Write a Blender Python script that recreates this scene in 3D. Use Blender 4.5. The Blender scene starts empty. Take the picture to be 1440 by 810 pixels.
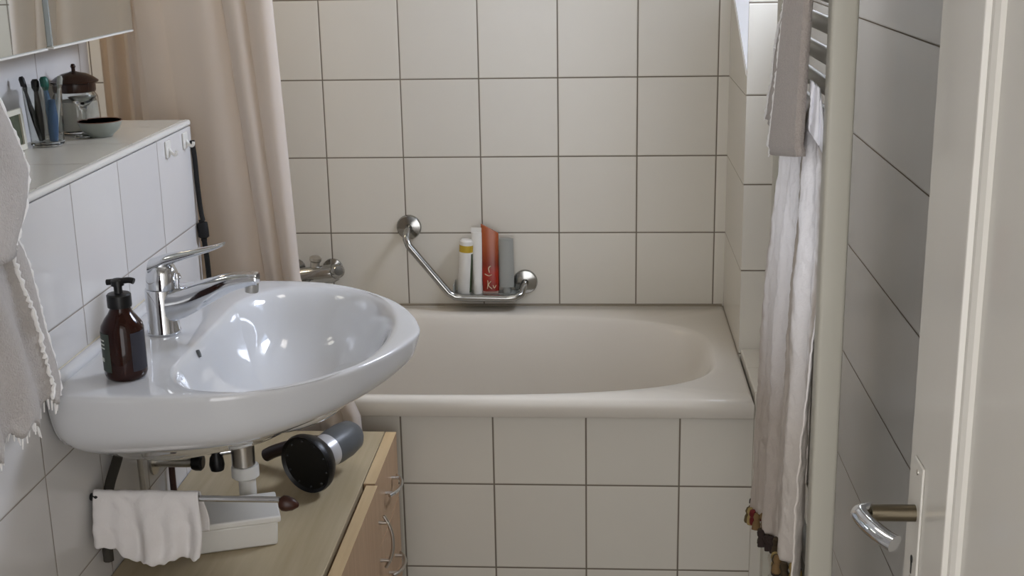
import bpy, bmesh, math, random
from mathutils import Vector, Matrix, noise
random.seed(7)
sc = bpy.context.scene
C = sc.collection
PI = math.pi

# ------------------------------------------------------------------ camera
FPX, CAMP = 1818.19, Vector((0.1123, -3.2761, 1.5227))
R_ = Vector((0.99756, 0.0672, -0.0182)); U_ = Vector((-0.0006, 0.2696, 0.9630)); F_ = Vector((-0.0697, 0.9606, -0.2689))
F_.normalize(); R_ = (R_ - F_*R_.dot(F_)).normalized(); U_ = R_.cross(F_).normalized()
cam = bpy.data.cameras.new('camera'); co = bpy.data.objects.new('camera', cam); C.objects.link(co)
co.matrix_world = Matrix(((R_.x, U_.x, -F_.x, CAMP.x), (R_.y, U_.y, -F_.y, CAMP.y), (R_.z, U_.z, -F_.z, CAMP.z), (0, 0, 0, 1)))
cam.sensor_width = 36; cam.lens = FPX/1440*36; cam.clip_start = 0.05; cam.clip_end = 50
sc.camera = co

# ------------------------------------------------------------------ light
sc.view_settings.view_transform = 'Standard'; sc.view_settings.look = 'None'
sc.view_settings.gamma = 1; sc.view_settings.use_curve_mapping = False
sc.view_settings.exposure = 0.0
w = bpy.data.worlds.new('world'); sc.world = w; w.use_nodes = True
w.node_tree.nodes['Background'].inputs[0].default_value = (0.98, 0.97, 0.98, 1)
w.node_tree.nodes['Background'].inputs[1].default_value = 3.25

def area(name, loc, target, sx, sy, power, col):
    l = bpy.data.lights.new(name, 'AREA'); l.shape = 'RECTANGLE'; l.size = sx; l.size_y = sy; l.energy = power; l.color = col
    o = bpy.data.objects.new(name, l); C.objects.link(o); o.location = loc
    d = Vector(target) - Vector(loc); o.rotation_euler = d.to_track_quat('-Z', 'Z').to_euler()
    return o
area('window_daylight', (0.72, -0.69, 1.83), (-0.60, -1.20, 1.05), 0.34, 0.58, 22.5, (0.80, 0.875, 1.05))
area('ceiling_lamp_light', (-0.05, -1.3, 2.42), (-0.05, -1.3, 0), 0.35, 0.35, 1.6, (1.0, 0.93, 0.83))
area('shower_lamp_light', (-1.17, -0.25, 1.75), (-0.90, -0.62, 1.25), 0.14, 0.14, 1.6, (1.0, 0.80, 0.55))

# ------------------------------------------------------------------ materials
def lin(c):
    return tuple((x/12.92 if x <= 0.04045 else ((x+0.055)/1.055)**2.4) for x in c)
def H(h):
    h = h.lstrip('#'); return lin(tuple(int(h[i:i+2], 16)/255 for i in (0, 2, 4)))
def mat(name, col, rough=0.5, metal=0.0, trans=0.0, spec=0.5, ior=1.45, coat=0.0, var=0.0, vscale=20, bump=0.0, bscale=200, sheen=0.0):
    m = bpy.data.materials.new(name); m.use_nodes = True
    nt = m.node_tree; b = nt.nodes['Principled BSDF']
    c = H(col) if isinstance(col, str) else col
    b.inputs['Base Color'].default_value = (*c, 1); b.inputs['Roughness'].default_value = rough
    b.inputs['Metallic'].default_value = metal; b.inputs['IOR'].default_value = ior
    b.inputs['Transmission Weight'].default_value = trans; b.inputs['Specular IOR Level'].default_value = spec
    b.inputs['Coat Weight'].default_value = coat; b.inputs['Sheen Weight'].default_value = sheen
    tc = nt.nodes.new('ShaderNodeTexCoord')
    if var > 0:
        n = nt.nodes.new('ShaderNodeTexNoise'); n.inputs['Scale'].default_value = vscale; n.inputs['Detail'].default_value = 4
        nt.links.new(tc.outputs['Object'], n.inputs['Vector'])
        mx = nt.nodes.new('ShaderNodeMix'); mx.data_type = 'RGBA'
        mx.inputs[6].default_value = (*[x*(1-var) for x in c], 1); mx.inputs[7].default_value = (*[min(1, x*(1+var)) for x in c], 1)
        nt.links.new(n.outputs['Fac'], mx.inputs[0]); nt.links.new(mx.outputs[2], b.inputs['Base Color'])
    if bump > 0:
        n2 = nt.nodes.new('ShaderNodeTexNoise'); n2.inputs['Scale'].default_value = bscale; n2.inputs['Detail'].default_value = 3
        nt.links.new(tc.outputs['Object'], n2.inputs['Vector'])
        bp = nt.nodes.new('ShaderNodeBump'); bp.inputs['Strength'].default_value = bump; bp.inputs['Distance'].default_value = 0.002
        nt.links.new(n2.outputs['Fac'], bp.inputs['Height']); nt.links.new(bp.outputs['Normal'], b.inputs['Normal'])
    return m

def tile_mat(name, ax_u, u0, ax_v, v0, T=0.2, col='#d2cdc1', grout='#6f6557', rough=0.16, gw=0.0016, Tv=None, extra_u=()):
    """glazed square tiles with narrow grout lines, laid out in room metres"""
    m = bpy.data.materials.new(name); m.use_nodes = True; nt = m.node_tree; N = nt.nodes; Lk = nt.links
    b = N['Principled BSDF']; g = N.new('ShaderNodeNewGeometry'); s = N.new('ShaderNodeSeparateXYZ'); Lk.new(g.outputs['Position'], s.inputs[0])
    def M(op, a, bb=None, c=None):
        n = N.new('ShaderNodeMath'); n.operation = op
        for i, v in enumerate((a, bb, c)):
            if v is None: continue
            if isinstance(v, (int, float)): n.inputs[i].default_value = v
            else: Lk.new(v, n.inputs[i])
        return n.outputs[0]
    # slightly wavy joints
    def line(ax, o, t):
        q = M('DIVIDE', M('SUBTRACT', s.outputs[ax], o), t)
        fr = M('FRACT', q)
        d = M('MULTIPLY', M('MINIMUM', fr, M('SUBTRACT', 1.0, fr)), t)
        return M('FLOOR', q), d
    fu, du = line(ax_u, u0, T); fv, dv = line(ax_v, v0, Tv or T)
    d = M('MINIMUM', du, dv)
    for e in extra_u: d = M('MINIMUM', d, M('ABSOLUTE', M('SUBTRACT', s.outputs[ax_u], e)))
    mr = N.new('ShaderNodeMapRange'); mr.inputs[1].default_value = gw*0.6; mr.inputs[2].default_value = gw*1.35; Lk.new(d, mr.inputs[0])
    cv = N.new('ShaderNodeCombineXYZ'); Lk.new(fu, cv.inputs[0]); Lk.new(fv, cv.inputs[1])
    wn = N.new('ShaderNodeTexWhiteNoise'); Lk.new(cv.outputs[0], wn.inputs['Vector'])
    ns = N.new('ShaderNodeTexNoise'); ns.inputs['Scale'].default_value = 14; Lk.new(g.outputs['Position'], ns.inputs['Vector'])
    t = M('ADD', M('MULTIPLY', wn.outputs['Value'], 0.6), M('MULTIPLY', ns.outputs['Fac'], 0.4))
    c = H(col)
    m1 = N.new('ShaderNodeMix'); m1.data_type = 'RGBA'; m1.inputs[6].default_value = (c[0]*0.95, c[1]*0.95, c[2]*0.955, 1); m1.inputs[7].default_value = (c[0]*1.03, c[1]*1.03, c[2]*1.03, 1); Lk.new(t, m1.inputs[0])
    m2 = N.new('ShaderNodeMix'); m2.data_type = 'RGBA'; m2.inputs[6].default_value = (*H(grout), 1); Lk.new(m1.outputs[2], m2.inputs[7]); Lk.new(mr.outputs[0], m2.inputs[0])
    Lk.new(m2.outputs[2], b.inputs['Base Color'])
    r = N.new('ShaderNodeMapRange'); r.inputs[3].default_value = 0.8; r.inputs[4].default_value = rough; Lk.new(mr.outputs[0], r.inputs[0]); Lk.new(r.outputs[0], b.inputs['Roughness'])
    mb = N.new('ShaderNodeMapRange'); mb.interpolation_type = 'SMOOTHSTEP'; mb.inputs[1].default_value = 0; mb.inputs[2].default_value = gw*2.6; Lk.new(d, mb.inputs[0])
    n3 = N.new('ShaderNodeTexNoise'); n3.inputs['Scale'].default_value = 9; n3.inputs['Detail'].default_value = 1; Lk.new(g.outputs['Position'], n3.inputs['Vector'])
    hh = M('ADD', mb.outputs[0], M('MULTIPLY', n3.outputs['Fac'], 0.5))
    bp = N.new('ShaderNodeBump'); bp.inputs['Strength'].default_value = 0.5; bp.inputs['Distance'].default_value = 0.0012; Lk.new(hh, bp.inputs['Height']); Lk.new(bp.outputs['Normal'], b.inputs['Normal'])
    return m

M = {}
M['tile_back'] = tile_mat('glazed_tile_back', 0, 0.0, 2, 0.155, extra_u=(), rough=0.3)
M['tile_front'] = tile_mat('glazed_tile_tub_front', 0, 0.0774, 2, 0.154, rough=0.35, gw=0.0018)
M['tile_left'] = tile_mat('glazed_tile_left', 1, -1.3784, 2, 0.161, col='#d5d3d1', grout='#8f877c', gw=0.0012, rough=0.12)
M['tile_ledge'] = tile_mat('glazed_tile_ledge', 1, -1.27, 0, 0.0, grout='#7d766b', gw=0.0018, rough=0.2, Tv=5)
M['tile_return'] = tile_mat('glazed_tile_return', 1, 0.0, 2, 0.155, T=5, Tv=0.2, grout='#a29a8c', gw=0.0010, rough=0.3)
M['tile_pier'] = tile_mat('glazed_tile_pier', 0, 0.1, 2, 0.162, T=5, Tv=0.199, rough=0.3)
M['tile_right'] = tile_mat('glazed_tile_right', 1, -9.0, 2, 0.161, T=5, Tv=0.2, gw=0.0014, rough=0.22, col='#c9c8c6')
M['tile_sill'] = tile_mat('glazed_tile_sill', 1, -0.533, 0, 0.0, T=0.155, Tv=5, grout='#a09686', gw=0.0010)
M['tile_floor'] = tile_mat('floor_tile', 0, 0.0, 1, 0.0, T=0.15, col='#8d877c', rough=0.4)
M['plaster'] = mat('white_plaster', '#e6e1d8', 0.85, bump=0.1)
M['ceramic'] = mat('white_sanitary_ceramic', '#cfd0d2', 0.06, coat=0.6, spec=0.6)
M['enamel'] = mat('cream_enamel', '#d5cfc4', 0.22, spec=0.5)
M['chrome'] = mat('polished_chrome', '#d8dadd', 0.07, metal=1.0)
M['chrome_dim'] = mat('dimmed_chrome', '#a3a3a0', 0.14, metal=1.0)  # chrome darkened so its reflections come out dimmer
M['brushed'] = mat('brushed_steel', '#c2beb6', 0.28, metal=1.0)
M['mirror'] = mat('mirror_silver', '#e4e8e6', 0.015, metal=1.0)
M['radiator'] = mat('radiator_enamel', '#aeaa9d', 0.4)
M['door'] = mat('door_gloss_paint', '#d3cfc6', 0.22, coat=0.2, bump=0.06, bscale=12)
M['wood'] = None
M['black'] = mat('black_plastic', '#060607', 0.38)
M['rubber'] = mat('black_rubber', '#0a0a0b', 0.6)
M['cloth_white'] = mat('white_cotton_cloth', '#dedad8', 0.9, bump=0.35, bscale=260)
M['terry_taupe'] = mat('taupe_terry_cloth', '#a59c95', 0.95, bump=0.9, bscale=420, var=0.12, vscale=160, sheen=0.2)
M['terry_grey'] = mat('pale_grey_terry_cloth', '#b9b3ae', 0.95, bump=1.0, bscale=380, var=0.12, vscale=140, sheen=0.2)
M['fringe'] = mat('white_cotton_fringe', '#efedea', 0.9)
M['satin'] = mat('white_satin', '#e6e6ec', 0.35, sheen=0.3)
M['white_plastic'] = mat('white_plastic', '#dcdad4', 0.35)
M['grey_plastic'] = mat('grey_plastic', '#55585a', 0.4)
M['silver_plastic'] = mat('silver_plastic', '#c9c9cb', 0.3, metal=0.3)
M['dark_wood'] = mat('dark_brown_wood', '#3c2015', 0.4, var=0.3, vscale=60)
M['brown_glaze'] = mat('dark_brown_glaze', '#2e1a10', 0.25, var=0.2, vscale=40)
M['green_label'] = mat('grey_green_label', '#3a423b', 0.6)
M['label_white'] = mat('pale_label_print', '#c8ccc4', 0.6)
M['caulk'] = mat('silicone_seal', '#cfc8b4', 0.5)

def glass(name, col, rough=0.02, alpha_mix=0.0, ior=1.45):
    m = mat(name, col, rough, trans=1.0, ior=ior); return m
M['amber'] = glass('amber_glass', '#5a2408', 0.03)
M['soap'] = mat('dark_soap', '#2a1008', 0.3)
M['clear'] = glass('clear_glass', '#eef0ee', 0.02, ior=1.3)
M['frosty'] = mat('translucent_plastic', '#b6bab2', 0.35, trans=0.45)
M['frost_grey'] = mat('pale_frosted_plastic', '#a8aaa5', 0.3, trans=0.25)

def wood_mat(name, c1, c2, axis='Y', rough=0.42):
    m = bpy.data.materials.new(name); m.use_nodes = True; nt = m.node_tree; N = nt.nodes; b = N['Principled BSDF']
    g = N.new('ShaderNodeNewGeometry'); mp = N.new('ShaderNodeMapping'); nt.links.new(g.outputs['Position'], mp.inputs[0])
    mp.inputs['Scale'].default_value = (40, 2.2, 40) if axis == 'Y' else (40, 40, 2.2)
    n = N.new('ShaderNodeTexNoise'); n.inputs['Scale'].default_value = 1.6; n.inputs['Detail'].default_value = 6; nt.links.new(mp.outputs[0], n.inputs['Vector'])
    r = N.new('ShaderNodeValToRGB'); r.color_ramp.elements[0].position = 0.3; r.color_ramp.elements[1].position = 0.72
    r.color_ramp.elements[0].color = (*H(c1), 1); r.color_ramp.elements[1].color = (*H(c2), 1)
    nt.links.new(n.outputs['Fac'], r.inputs[0]); nt.links.new(r.outputs[0], b.inputs['Base Color']); b.inputs['Roughness'].default_value = rough
    return m
M['wood_top'] = wood_mat('beech_laminate_top', '#a89878', '#b6a78a', 'Y')
M['wood_front'] = wood_mat('beech_laminate_front', '#a18160', '#b29170', 'Z')
M['wood_edge'] = wood_mat('beech_edge_strip', '#bfa47c', '#cfb58c', 'Y')

def curtain_mat():
    m = bpy.data.materials.new('cream_curtain_fabric'); m.use_nodes = True; nt = m.node_tree; N = nt.nodes; b = N['Principled BSDF']
    b.inputs['Base Color'].default_value = (*H('#e2dad2'), 1); b.inputs['Roughness'].default_value = 0.8; b.inputs['Sheen Weight'].default_value = 0.1
    tr = N.new('ShaderNodeBsdfTranslucent'); tr.inputs[0].default_value = (*H('#e4d6c2'), 1)
    mx = N.new('ShaderNodeMixShader'); mx.inputs[0].default_value = 0.42
    nt.links.new(b.outputs[0], mx.inputs[1]); nt.links.new(tr.outputs[0], mx.inputs[2]); nt.links.new(mx.outputs[0], N['Material Output'].inputs[0])
    return m
M['curtain'] = curtain_mat()

def stripe_towel_mat():
    """woven hammam towel: white stripes, partly painted light, between wider taupe bands, running down its length (object y = across)"""
    m = bpy.data.materials.new('striped_weave_and_light'); m.use_nodes = True; nt = m.node_tree; N = nt.nodes; b = N['Principled BSDF']
    uv = N.new('ShaderNodeUVMap'); s = N.new('ShaderNodeSeparateXYZ'); nt.links.new(uv.outputs[0], s.inputs[0])
    tau = (*H('#b0a69c'), 1); wh = (*H('#f6f5f8'), 1)
    def ramp(stops):
        r = N.new('ShaderNodeValToRGB'); cr = r.color_ramp; cr.interpolation = 'EASE'
        cr.elements[0].position = 0; cr.elements[0].color = wh; cr.elements[1].position = 1; cr.elements[1].color = wh
        for p, c in stops:
            e = cr.elements.new(p); e.color = c
        nt.links.new(ns.outputs[0], r.inputs[0]); return r.outputs[0]
    # warp the stripes a little
    nz = N.new('ShaderNodeTexNoise'); nz.inputs['Scale'].default_value = 12; nt.links.new(uv.outputs[0], nz.inputs['Vector'])
    ns = N.new('ShaderNodeMath'); ns.operation = 'MULTIPLY_ADD'; ns.inputs[1].default_value = 0.05; nt.links.new(nz.outputs['Fac'], ns.inputs[0])
    sb = N.new('ShaderNodeMath'); sb.operation = 'SUBTRACT'; sb.inputs[1].default_value = 0.025; nt.links.new(s.outputs[0], sb.inputs[0]); nt.links.new(sb.outputs[0], ns.inputs[2])
    top = ramp([(0.015, wh), (0.03, tau), (0.16, tau), (0.20, wh), (0.60, wh), (0.66, tau), (0.78, tau), (0.82, wh), (0.93, wh), (0.97, tau)])  # broad upper whites include light painted into the cloth colour
    wh = (*H('#c9c1b8'), 1)  # whites dimmed towards the hem, painting the fade of the light
    low = ramp([(0.015, wh), (0.03, tau), (0.36, tau), (0.39, wh), (0.43, wh), (0.46, tau), (0.54, tau), (0.57, wh), (0.60, wh), (0.64, tau), (0.76, tau), (0.79, wh), (0.90, wh), (0.95, tau)])
    mv = N.new('ShaderNodeMapRange'); mv.inputs[1].default_value = 0.25; mv.inputs[2].default_value = 0.70; nt.links.new(s.outputs[1], mv.inputs[0])
    mm = N.new('ShaderNodeMix'); mm.data_type = 'RGBA'; nt.links.new(mv.outputs[0], mm.inputs[0]); nt.links.new(top, mm.inputs[6]); nt.links.new(low, mm.inputs[7])
    nt.links.new(mm.outputs[2], b.inputs['Base Color'])
    n2 = N.new('ShaderNodeTexNoise'); n2.inputs['Scale'].default_value = 90; n2.inputs['Detail'].default_value = 4
    g = N.new('ShaderNodeNewGeometry'); nt.links.new(g.outputs['Position'], n2.inputs['Vector'])
    bp = N.new('ShaderNodeBump'); bp.inputs['Strength'].default_value = 0.5; bp.inputs['Distance'].default_value = 0.004
    nt.links.new(n2.outputs['Fac'], bp.inputs['Height']); nt.links.new(bp.outputs['Normal'], b.inputs['Normal'])
    b.inputs['Roughness'].default_value = 0.65
    return m
M['hammam'] = stripe_towel_mat()
def emit_mat(name, col, s):
    m = bpy.data.materials.new(name); m.use_nodes = True; b = m.node_tree.nodes['Principled BSDF']
    b.inputs['Base Color'].default_value = (*col, 1); b.inputs['Emission Color'].default_value = (*col, 1); b.inputs['Emission Strength'].default_value = s
    b.inputs['Roughness'].default_value = 0.3
    return m

# ------------------------------------------------------------------ mesh helpers
def box(bm, x0, x1, y0, y1, z0, z1):
    v = [bm.verts.new(p) for p in ((x0,y0,z0),(x1,y0,z0),(x1,y1,z0),(x0,y1,z0),(x0,y0,z1),(x1,y0,z1),(x1,y1,z1),(x0,y1,z1))]
    for f in ((3,2,1,0),(4,5,6,7),(0,1,5,4),(1,2,6,5),(2,3,7,6),(3,0,4,7)): bm.faces.new([v[i] for i in f])
    return v
def loft(bm, rings, cap0=True, cap1=True, closed=True):
    R = [[bm.verts.new(p) for p in r] for r in rings]
    n = len(R[0])
    for a, b in zip(R, R[1:]):
        for i in range(n if closed else n-1):
            j = (i+1) % n
            bm.faces.new((a[i], a[j], b[j], b[i]))
    if cap0 and closed: bm.faces.new(list(reversed(R[0])))
    if cap1 and closed: bm.faces.new(R[-1])
    return R
def frame_of(d):
    d = d.normalized(); a = Vector((0,0,1)) if abs(d.z) < 0.9 else Vector((1,0,0))
    u = d.cross(a).normalized(); v = d.cross(u).normalized(); return u, v
def tube(bm, pts, rad, seg=16, flat=1.0):
    """swept round bar; rad a number or list"""
    pts = [Vector(p) for p in pts]; n = len(pts)
    if isinstance(rad, (int, float)): rad = [rad]*n
    rings = []; u = None
    for i, p in enumerate(pts):
        d = (pts[min(i+1, n-1)] - pts[max(i-1, 0)]).normalized()
        if u is None: u, v = frame_of(d)
        else:
            u = (u - d*u.dot(d)).normalized(); v = d.cross(u).normalized()
        rings.append([p + (u*math.cos(t) + v*math.sin(t)*flat)*rad[i] for t in (2*PI*k/seg for k in range(seg))])
    loft(bm, rings)
def lathe(bm, prof, loc=(0,0,0), axis=None, seg=32):
    """prof = [(r, h)...] along axis"""
    loc = Vector(loc); d = Vector(axis or (0,0,1)).normalized(); u, v = frame_of(d)
    rings = [[loc + d*h + (u*math.cos(t) + v*math.sin(t))*max(r, 1e-4) for t in (2*PI*k/seg for k in range(seg))] for r, h in prof]
    loft(bm, rings)
def spline(pts, n=8):
    pts = [Vector(p) for p in pts]; out = []
    P = [pts[0]] + pts + [pts[-1]]
    for i in range(1, len(P)-2):
        p0, p1, p2, p3 = P[i-1:i+3]
        for k in range(n):
            t = k/n
            out.append(0.5*((2*p1) + (p2-p0)*t + (2*p0-5*p1+4*p2-p3)*t*t + (3*p1-p0-3*p2+p3)*t**3))
    out.append(pts[-1]); return out
def obj(name, bm, m, parent=None, smooth=True, bevel=0, bseg=2, sub=0, solid=0, angle=40):
    bmesh.ops.recalc_face_normals(bm, faces=bm.faces)
    me = bpy.data.meshes.new(name); bm.to_mesh(me); bm.free()
    o = bpy.data.objects.new(name, me); C.objects.link(o)
    if m: me.materials.append(m)
    if smooth:
        for p in me.polygons: p.use_smooth = True
        try: me.set_sharp_from_angle(angle=math.radians(angle))
        except Exception: pass
    if parent:
        o.parent = parent
        pt = parent; 
        off = Vector((0,0,0))
        while pt: off += Vector(pt.location); pt = pt.parent
        me.transform(Matrix.Translation(-off))
    if solid: md = o.modifiers.new('solid', 'SOLIDIFY'); md.thickness = solid; md.offset = 0
    if bevel: md = o.modifiers.new('bevel', 'BEVEL'); md.width = bevel; md.segments = bseg; md.limit_method = 'ANGLE'; md.angle_limit = math.radians(35)
    if sub: md = o.modifiers.new('sub', 'SUBSURF'); md.levels = sub; md.render_levels = sub
    return o
def thing(name, label, cat, loc=(0,0,0), group=None):
    o = bpy.data.objects.new(name, None); C.objects.link(o); o.location = loc; o['label'] = label; o['category'] = cat
    o.empty_display_size = 0.05
    if group: o['group'] = group
    return o
def tag(o, label, cat, group=None):
    o['label'] = label; o['category'] = cat
    if group: o['group'] = group
    return o
def struct(name, bm, m, **k):
    o = obj(name, bm, m, **k)
    if not k.get('parent'): o['kind'] = 'structure'
    return o
def bxs(*boxes):
    bm = bmesh.new()
    for b in boxes: box(bm, *b)
    return bm
def sheet(fn, nu, nv):
    """grid surface with a UV map; fn(u, v) -> point"""
    bm = bmesh.new(); uvl = bm.loops.layers.uv.new('UVMap')
    V = [[bm.verts.new(fn(i/nu, j/nv)) for j in range(nv+1)] for i in range(nu+1)]
    for i in range(nu):
        for j in range(nv):
            f = bm.faces.new((V[i][j], V[i+1][j], V[i+1][j+1], V[i][j+1]))
            for l, (a, b) in zip(f.loops, ((i,j),(i+1,j),(i+1,j+1),(i,j+1))): l[uvl].uv = (a/nu, b/nv)
    return bm

# ------------------------------------------------------------------ the room
ZR = 0.56
struct('wall_back', bxs((-1.35, 0.448, 0, 0.10, 0, 2.5)), M['tile_back'], smooth=False)
struct('wall_left_niche', bxs((-1.35, -1.27, -0.80, 0.0, 0, 2.5)), M['plaster'], smooth=False)
struct('wall_left', bxs((-1.27, -0.91, -4.0, -0.735, 0, 2.5)), M['tile_left'], smooth=False)
struct('wall_left_ledge', bxs((-0.91, -0.7006, -4.0, -0.7775, 0, 1.156)), M['tile_left'], smooth=False)
struct('trim_1', bxs((-0.91, -0.713, -4.0, -0.7775, 1.156, 1.168)), M['tile_ledge'], smooth=False)
struct('trim_2', bxs((-0.713, -0.6990, -4.0, -0.7765, 1.157, 1.1685)), M['white_plastic'], bevel=0.004)
# right end of the tub: return wall cut aslant for a glowing light patch, pier beside it
PX = 0.428
bm = bmesh.new()
prof = [(-0.40, 0.0), (0.0, 0.0), (0.0, 2.5), (-0.40, 2.5)]
def slab_x(bm, pts, x0, x1):
    a = [bm.verts.new((x0, y, z)) for y, z in pts]; b = [bm.verts.new((x1, y, z)) for y, z in pts]
    bm.faces.new(a); bm.faces.new(list(reversed(b)))
    for i in range(len(pts)):
        j = (i+1) % len(pts); bm.faces.new((a[i], b[i], b[j], a[j]))
slab_x(bm, [(-0.392, 0.0), (0.0, 0.0), (0.0, 1.35), (-0.06, 1.342), (-0.372, 1.198), (-0.392, 1.198)], PX, PX+0.02)
struct('wall_right_return', bm, M['tile_return'], smooth=False)
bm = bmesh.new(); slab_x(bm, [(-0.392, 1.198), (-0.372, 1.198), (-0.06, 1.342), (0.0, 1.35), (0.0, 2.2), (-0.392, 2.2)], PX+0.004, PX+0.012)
struct('wall_light_patch', bm, emit_mat('light_patch_glow', (0.80, 0.86, 1.0), 0.45), smooth=False)  # glowing panel standing in for a patch of light on the tiles
struct('wall_right_pier', bxs((PX+0.02, 0.78, -0.40, 0.10, 0, 2.5), (PX+0.0, PX+0.02, -0.40, -0.392, 0, 2.5)), M['tile_pier'], smooth=False)
struct('trim_3', bxs((0.432, 0.5541, -0.69, -0.40, 0.0, 0.572)), M['tile_sill'], smooth=False, bevel=0.003)
# right wall with the window recess between pier and radiator
struct('wall_right', bxs((0.5541, 0.78, -4.0, -0.90, 0, 2.5), (0.5541, 0.78, -0.90, -0.40, 2.15, 2.5), (0.5541, 0.78, -0.90, -0.69, 0, 1.45), (0.5541, 0.78, -0.69, -0.40, 0.573, 1.45)), M['tile_right'], smooth=False)
fr = struct('window_2', bxs((0.74, 0.775, -0.899, -0.86, 1.451, 2.149), (0.74, 0.775, -0.44, -0.401, 1.451, 2.149), (0.74, 0.775, -0.86, -0.44, 1.451, 1.49), (0.74, 0.775, -0.86, -0.44, 2.11, 2.149)), M['white_plastic'], bevel=0.003)
struct('window_pane', bxs((0.752, 0.758, -0.86, -0.44, 1.49, 2.11)), emit_mat('daylit_glass', (0.72, 0.83, 1.0), 1.2), parent=fr, smooth=False)
struct('floor', bxs((-1.4, 0.8, -4.0, 0.1, -0.1, 0.0)), M['tile_floor'], smooth=False)
struct('ceiling', bxs((-1.4, 0.8, -4.0, 0.1, 2.5, 2.6)), M['plaster'], smooth=False)
struct('wall_front', bxs((0.497, 0.78, -2.86, -2.76, 0, 2.5), (-1.27, -0.42, -2.86, -2.76, 0, 2.5), (-0.42, 0.497, -2.86, -2.76, 2.06, 2.5)), M['plaster'], smooth=False)
struct('wall_hall_blocker', bxs((0.62, 0.72, -3.85, -2.86, 0, 2.6)), mat('blocker_plaster', '#8f877b', 0.9), smooth=False)  # unseen hall wall, added to block world light from the right
struct('wall_tub_front', bxs((-1.27, 0.5541, -0.6874, -0.6754, 0, 0.515)), M['tile_front'], smooth=False)

# ------------------------------------------------------------------ bathtub
def rrect(cx, cy, hx, hy, n=72, e=2.0, z=0.0):
    """superellipse ring"""
    out = []
    for k in range(n):
        t = 2*PI*k/n; c, s_ = math.cos(t), math.sin(t)
        out.append(Vector((cx + hx*math.copysign(abs(c)**(2/e), c), cy + hy*math.copysign(abs(s_)**(2/e), s_), z)))
    return out
def rect_ring(x0, x1, y0, y1, z, n=72, r=0.0):
    out = []; cx, cy = (x0+x1)/2, (y0+y1)/2; hx, hy = (x1-x0)/2, (y1-y0)/2
    for k in range(n):
        t = 2*PI*k/n; c, s_ = math.cos(t), math.sin(t); m_ = max(abs(c), abs(s_))
        out.append(Vector((cx+hx*c/m_, cy+hy*s_/m_, z)))
    return out
N_ = 96
X0, X1, Y0, Y1 = -1.262, 0.430, -0.709, -0.004
bcx, bcy, bhx, bhy = -0.42, -0.385, 0.795, 0.300
rings = [rect_ring(X0, X1-0.002, Y0+0.004, Y1, 0.517, N_), rect_ring(X0, X1, Y0, Y1, 0.521, N_), rect_ring(X0, X1, Y0, Y1, 0.549, N_), rect_ring(X0+.003, X1-.003, Y0+.003, Y1, 0.556, N_), rect_ring(X0+.010, X1-.010, Y0+.010, Y1-.006, 0.5595, N_)]
rings += [rrect(bcx, bcy, bhx, bhy, N_, 3.4, 0.5595), rrect(bcx, bcy, bhx-.006, bhy-.005, N_, 3.4, 0.557), rrect(bcx, bcy, bhx-.014, bhy-.010, N_, 3.4, 0.548), rrect(bcx, bcy, bhx-.022, bhy-.016, N_, 3.3, 0.53),
          rrect(bcx-.01, bcy, bhx-.05, bhy-.03, N_, 3.2, 0.44), rrect(bcx-.02, bcy, bhx-.09, bhy-.05, N_, 3.0, 0.30), rrect(bcx-.03, bcy, bhx-.13, bhy-.075, N_, 2.9, 0.20), rrect(bcx-.03, bcy, bhx-.19, bhy-.12, N_, 2.8, 0.16), rrect(bcx-.03, bcy, 0.05, 0.03, N_, 2, 0.15)]
bm = bmesh.new(); loft(bm, rings, cap0=False)
tub = thing('bathtub', 'built-in cream enamel bathtub behind a white tiled front', 'bathtub', (-0.4, -0.35, 0.15))
obj('tub_shell', bm, M['enamel'], tub, angle=70)
bm = bmesh.new(); lathe(bm, [(0.0, 0), (0.026, 0), (0.028, 0.003), (0.02, 0.004), (0, 0.004)], (-0.45, -0.385, 0.151)); obj('drain', bm, M['chrome'], tub)
struct('trim_4', bxs((-1.2, 0.424, -0.007, 0.0, 0.558, 0.563)), mat('tub_joint', '#8a8070', 0.6), smooth=False)

# ------------------------------------------------------------------ wash basin
SY = -1.262
def half_outline(n):
    # (distance from wall, half-width) control of the D-shaped rim, wall to tip
    cp = [(0.0, 0.296), (0.02, 0.310), (0.06, 0.317), (0.14, 0.320), (0.21, 0.319), (0.28, 0.308), (0.345, 0.277), (0.40, 0.232), (0.45, 0.172), (0.487, 0.100), (0.509, 0.030), (0.513, 0.0)]
    return spline([(a, b, 0) for a, b in cp], 6)
HO = half_outline(6)
OUT = [(p.x, -p.y) for p in HO] + [(p.x, p.y) for p in reversed(HO[:-1])]   # near side .. tip .. far side
SX = -0.6995
nO = len(OUT)
def out_ring(z, off=0.0, sx=1.0, back=0.0, tilt=0.0):
    r = []
    for i, (a, b) in enumerate(OUT):
        # inward offset towards a point on the axis
        cx, cy = 0.22, 0.0
        d = math.hypot(a-cx, b-cy); k = (d-off)/d
        x, y = cx+(a-cx)*k, cy+(b-cy)*k
        if i in (0, nO-1): x = back
        x = max(x, back)
        r.append(Vector((SX+x, SY+y, z)))
    return r
def bowl_ring(z, s, e=0.0, cx=0.325, n=nO):
    # D-shaped bowl opening: straight-ish at the tap side, round at the front. angles matched to the outline points
    r = []
    for i, (a, b) in enumerate(OUT):
        px, py = a-0.22, b
        t = math.atan2(py, px)
        r.append(t)
    pts = []
    for t in r:
        c, s_ = math.cos(t), math.sin(t)
        # polar bowl radius from centre (0.30,0)
        if c >= 0: hx, hy, ex = 0.188, 0.284, 2.1
        else: hx, hy, ex = 0.138, 0.284, 3.2
        rr = (abs(c/hx)**ex + abs(s_/hy)**ex)**(-1/ex)
        pts.append(Vector((SX + 0.283 + (cx-0.325) + rr*c*s, SY - 0.010 + rr*s_*s, z)))
    return pts
ZS = 0.886
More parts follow.
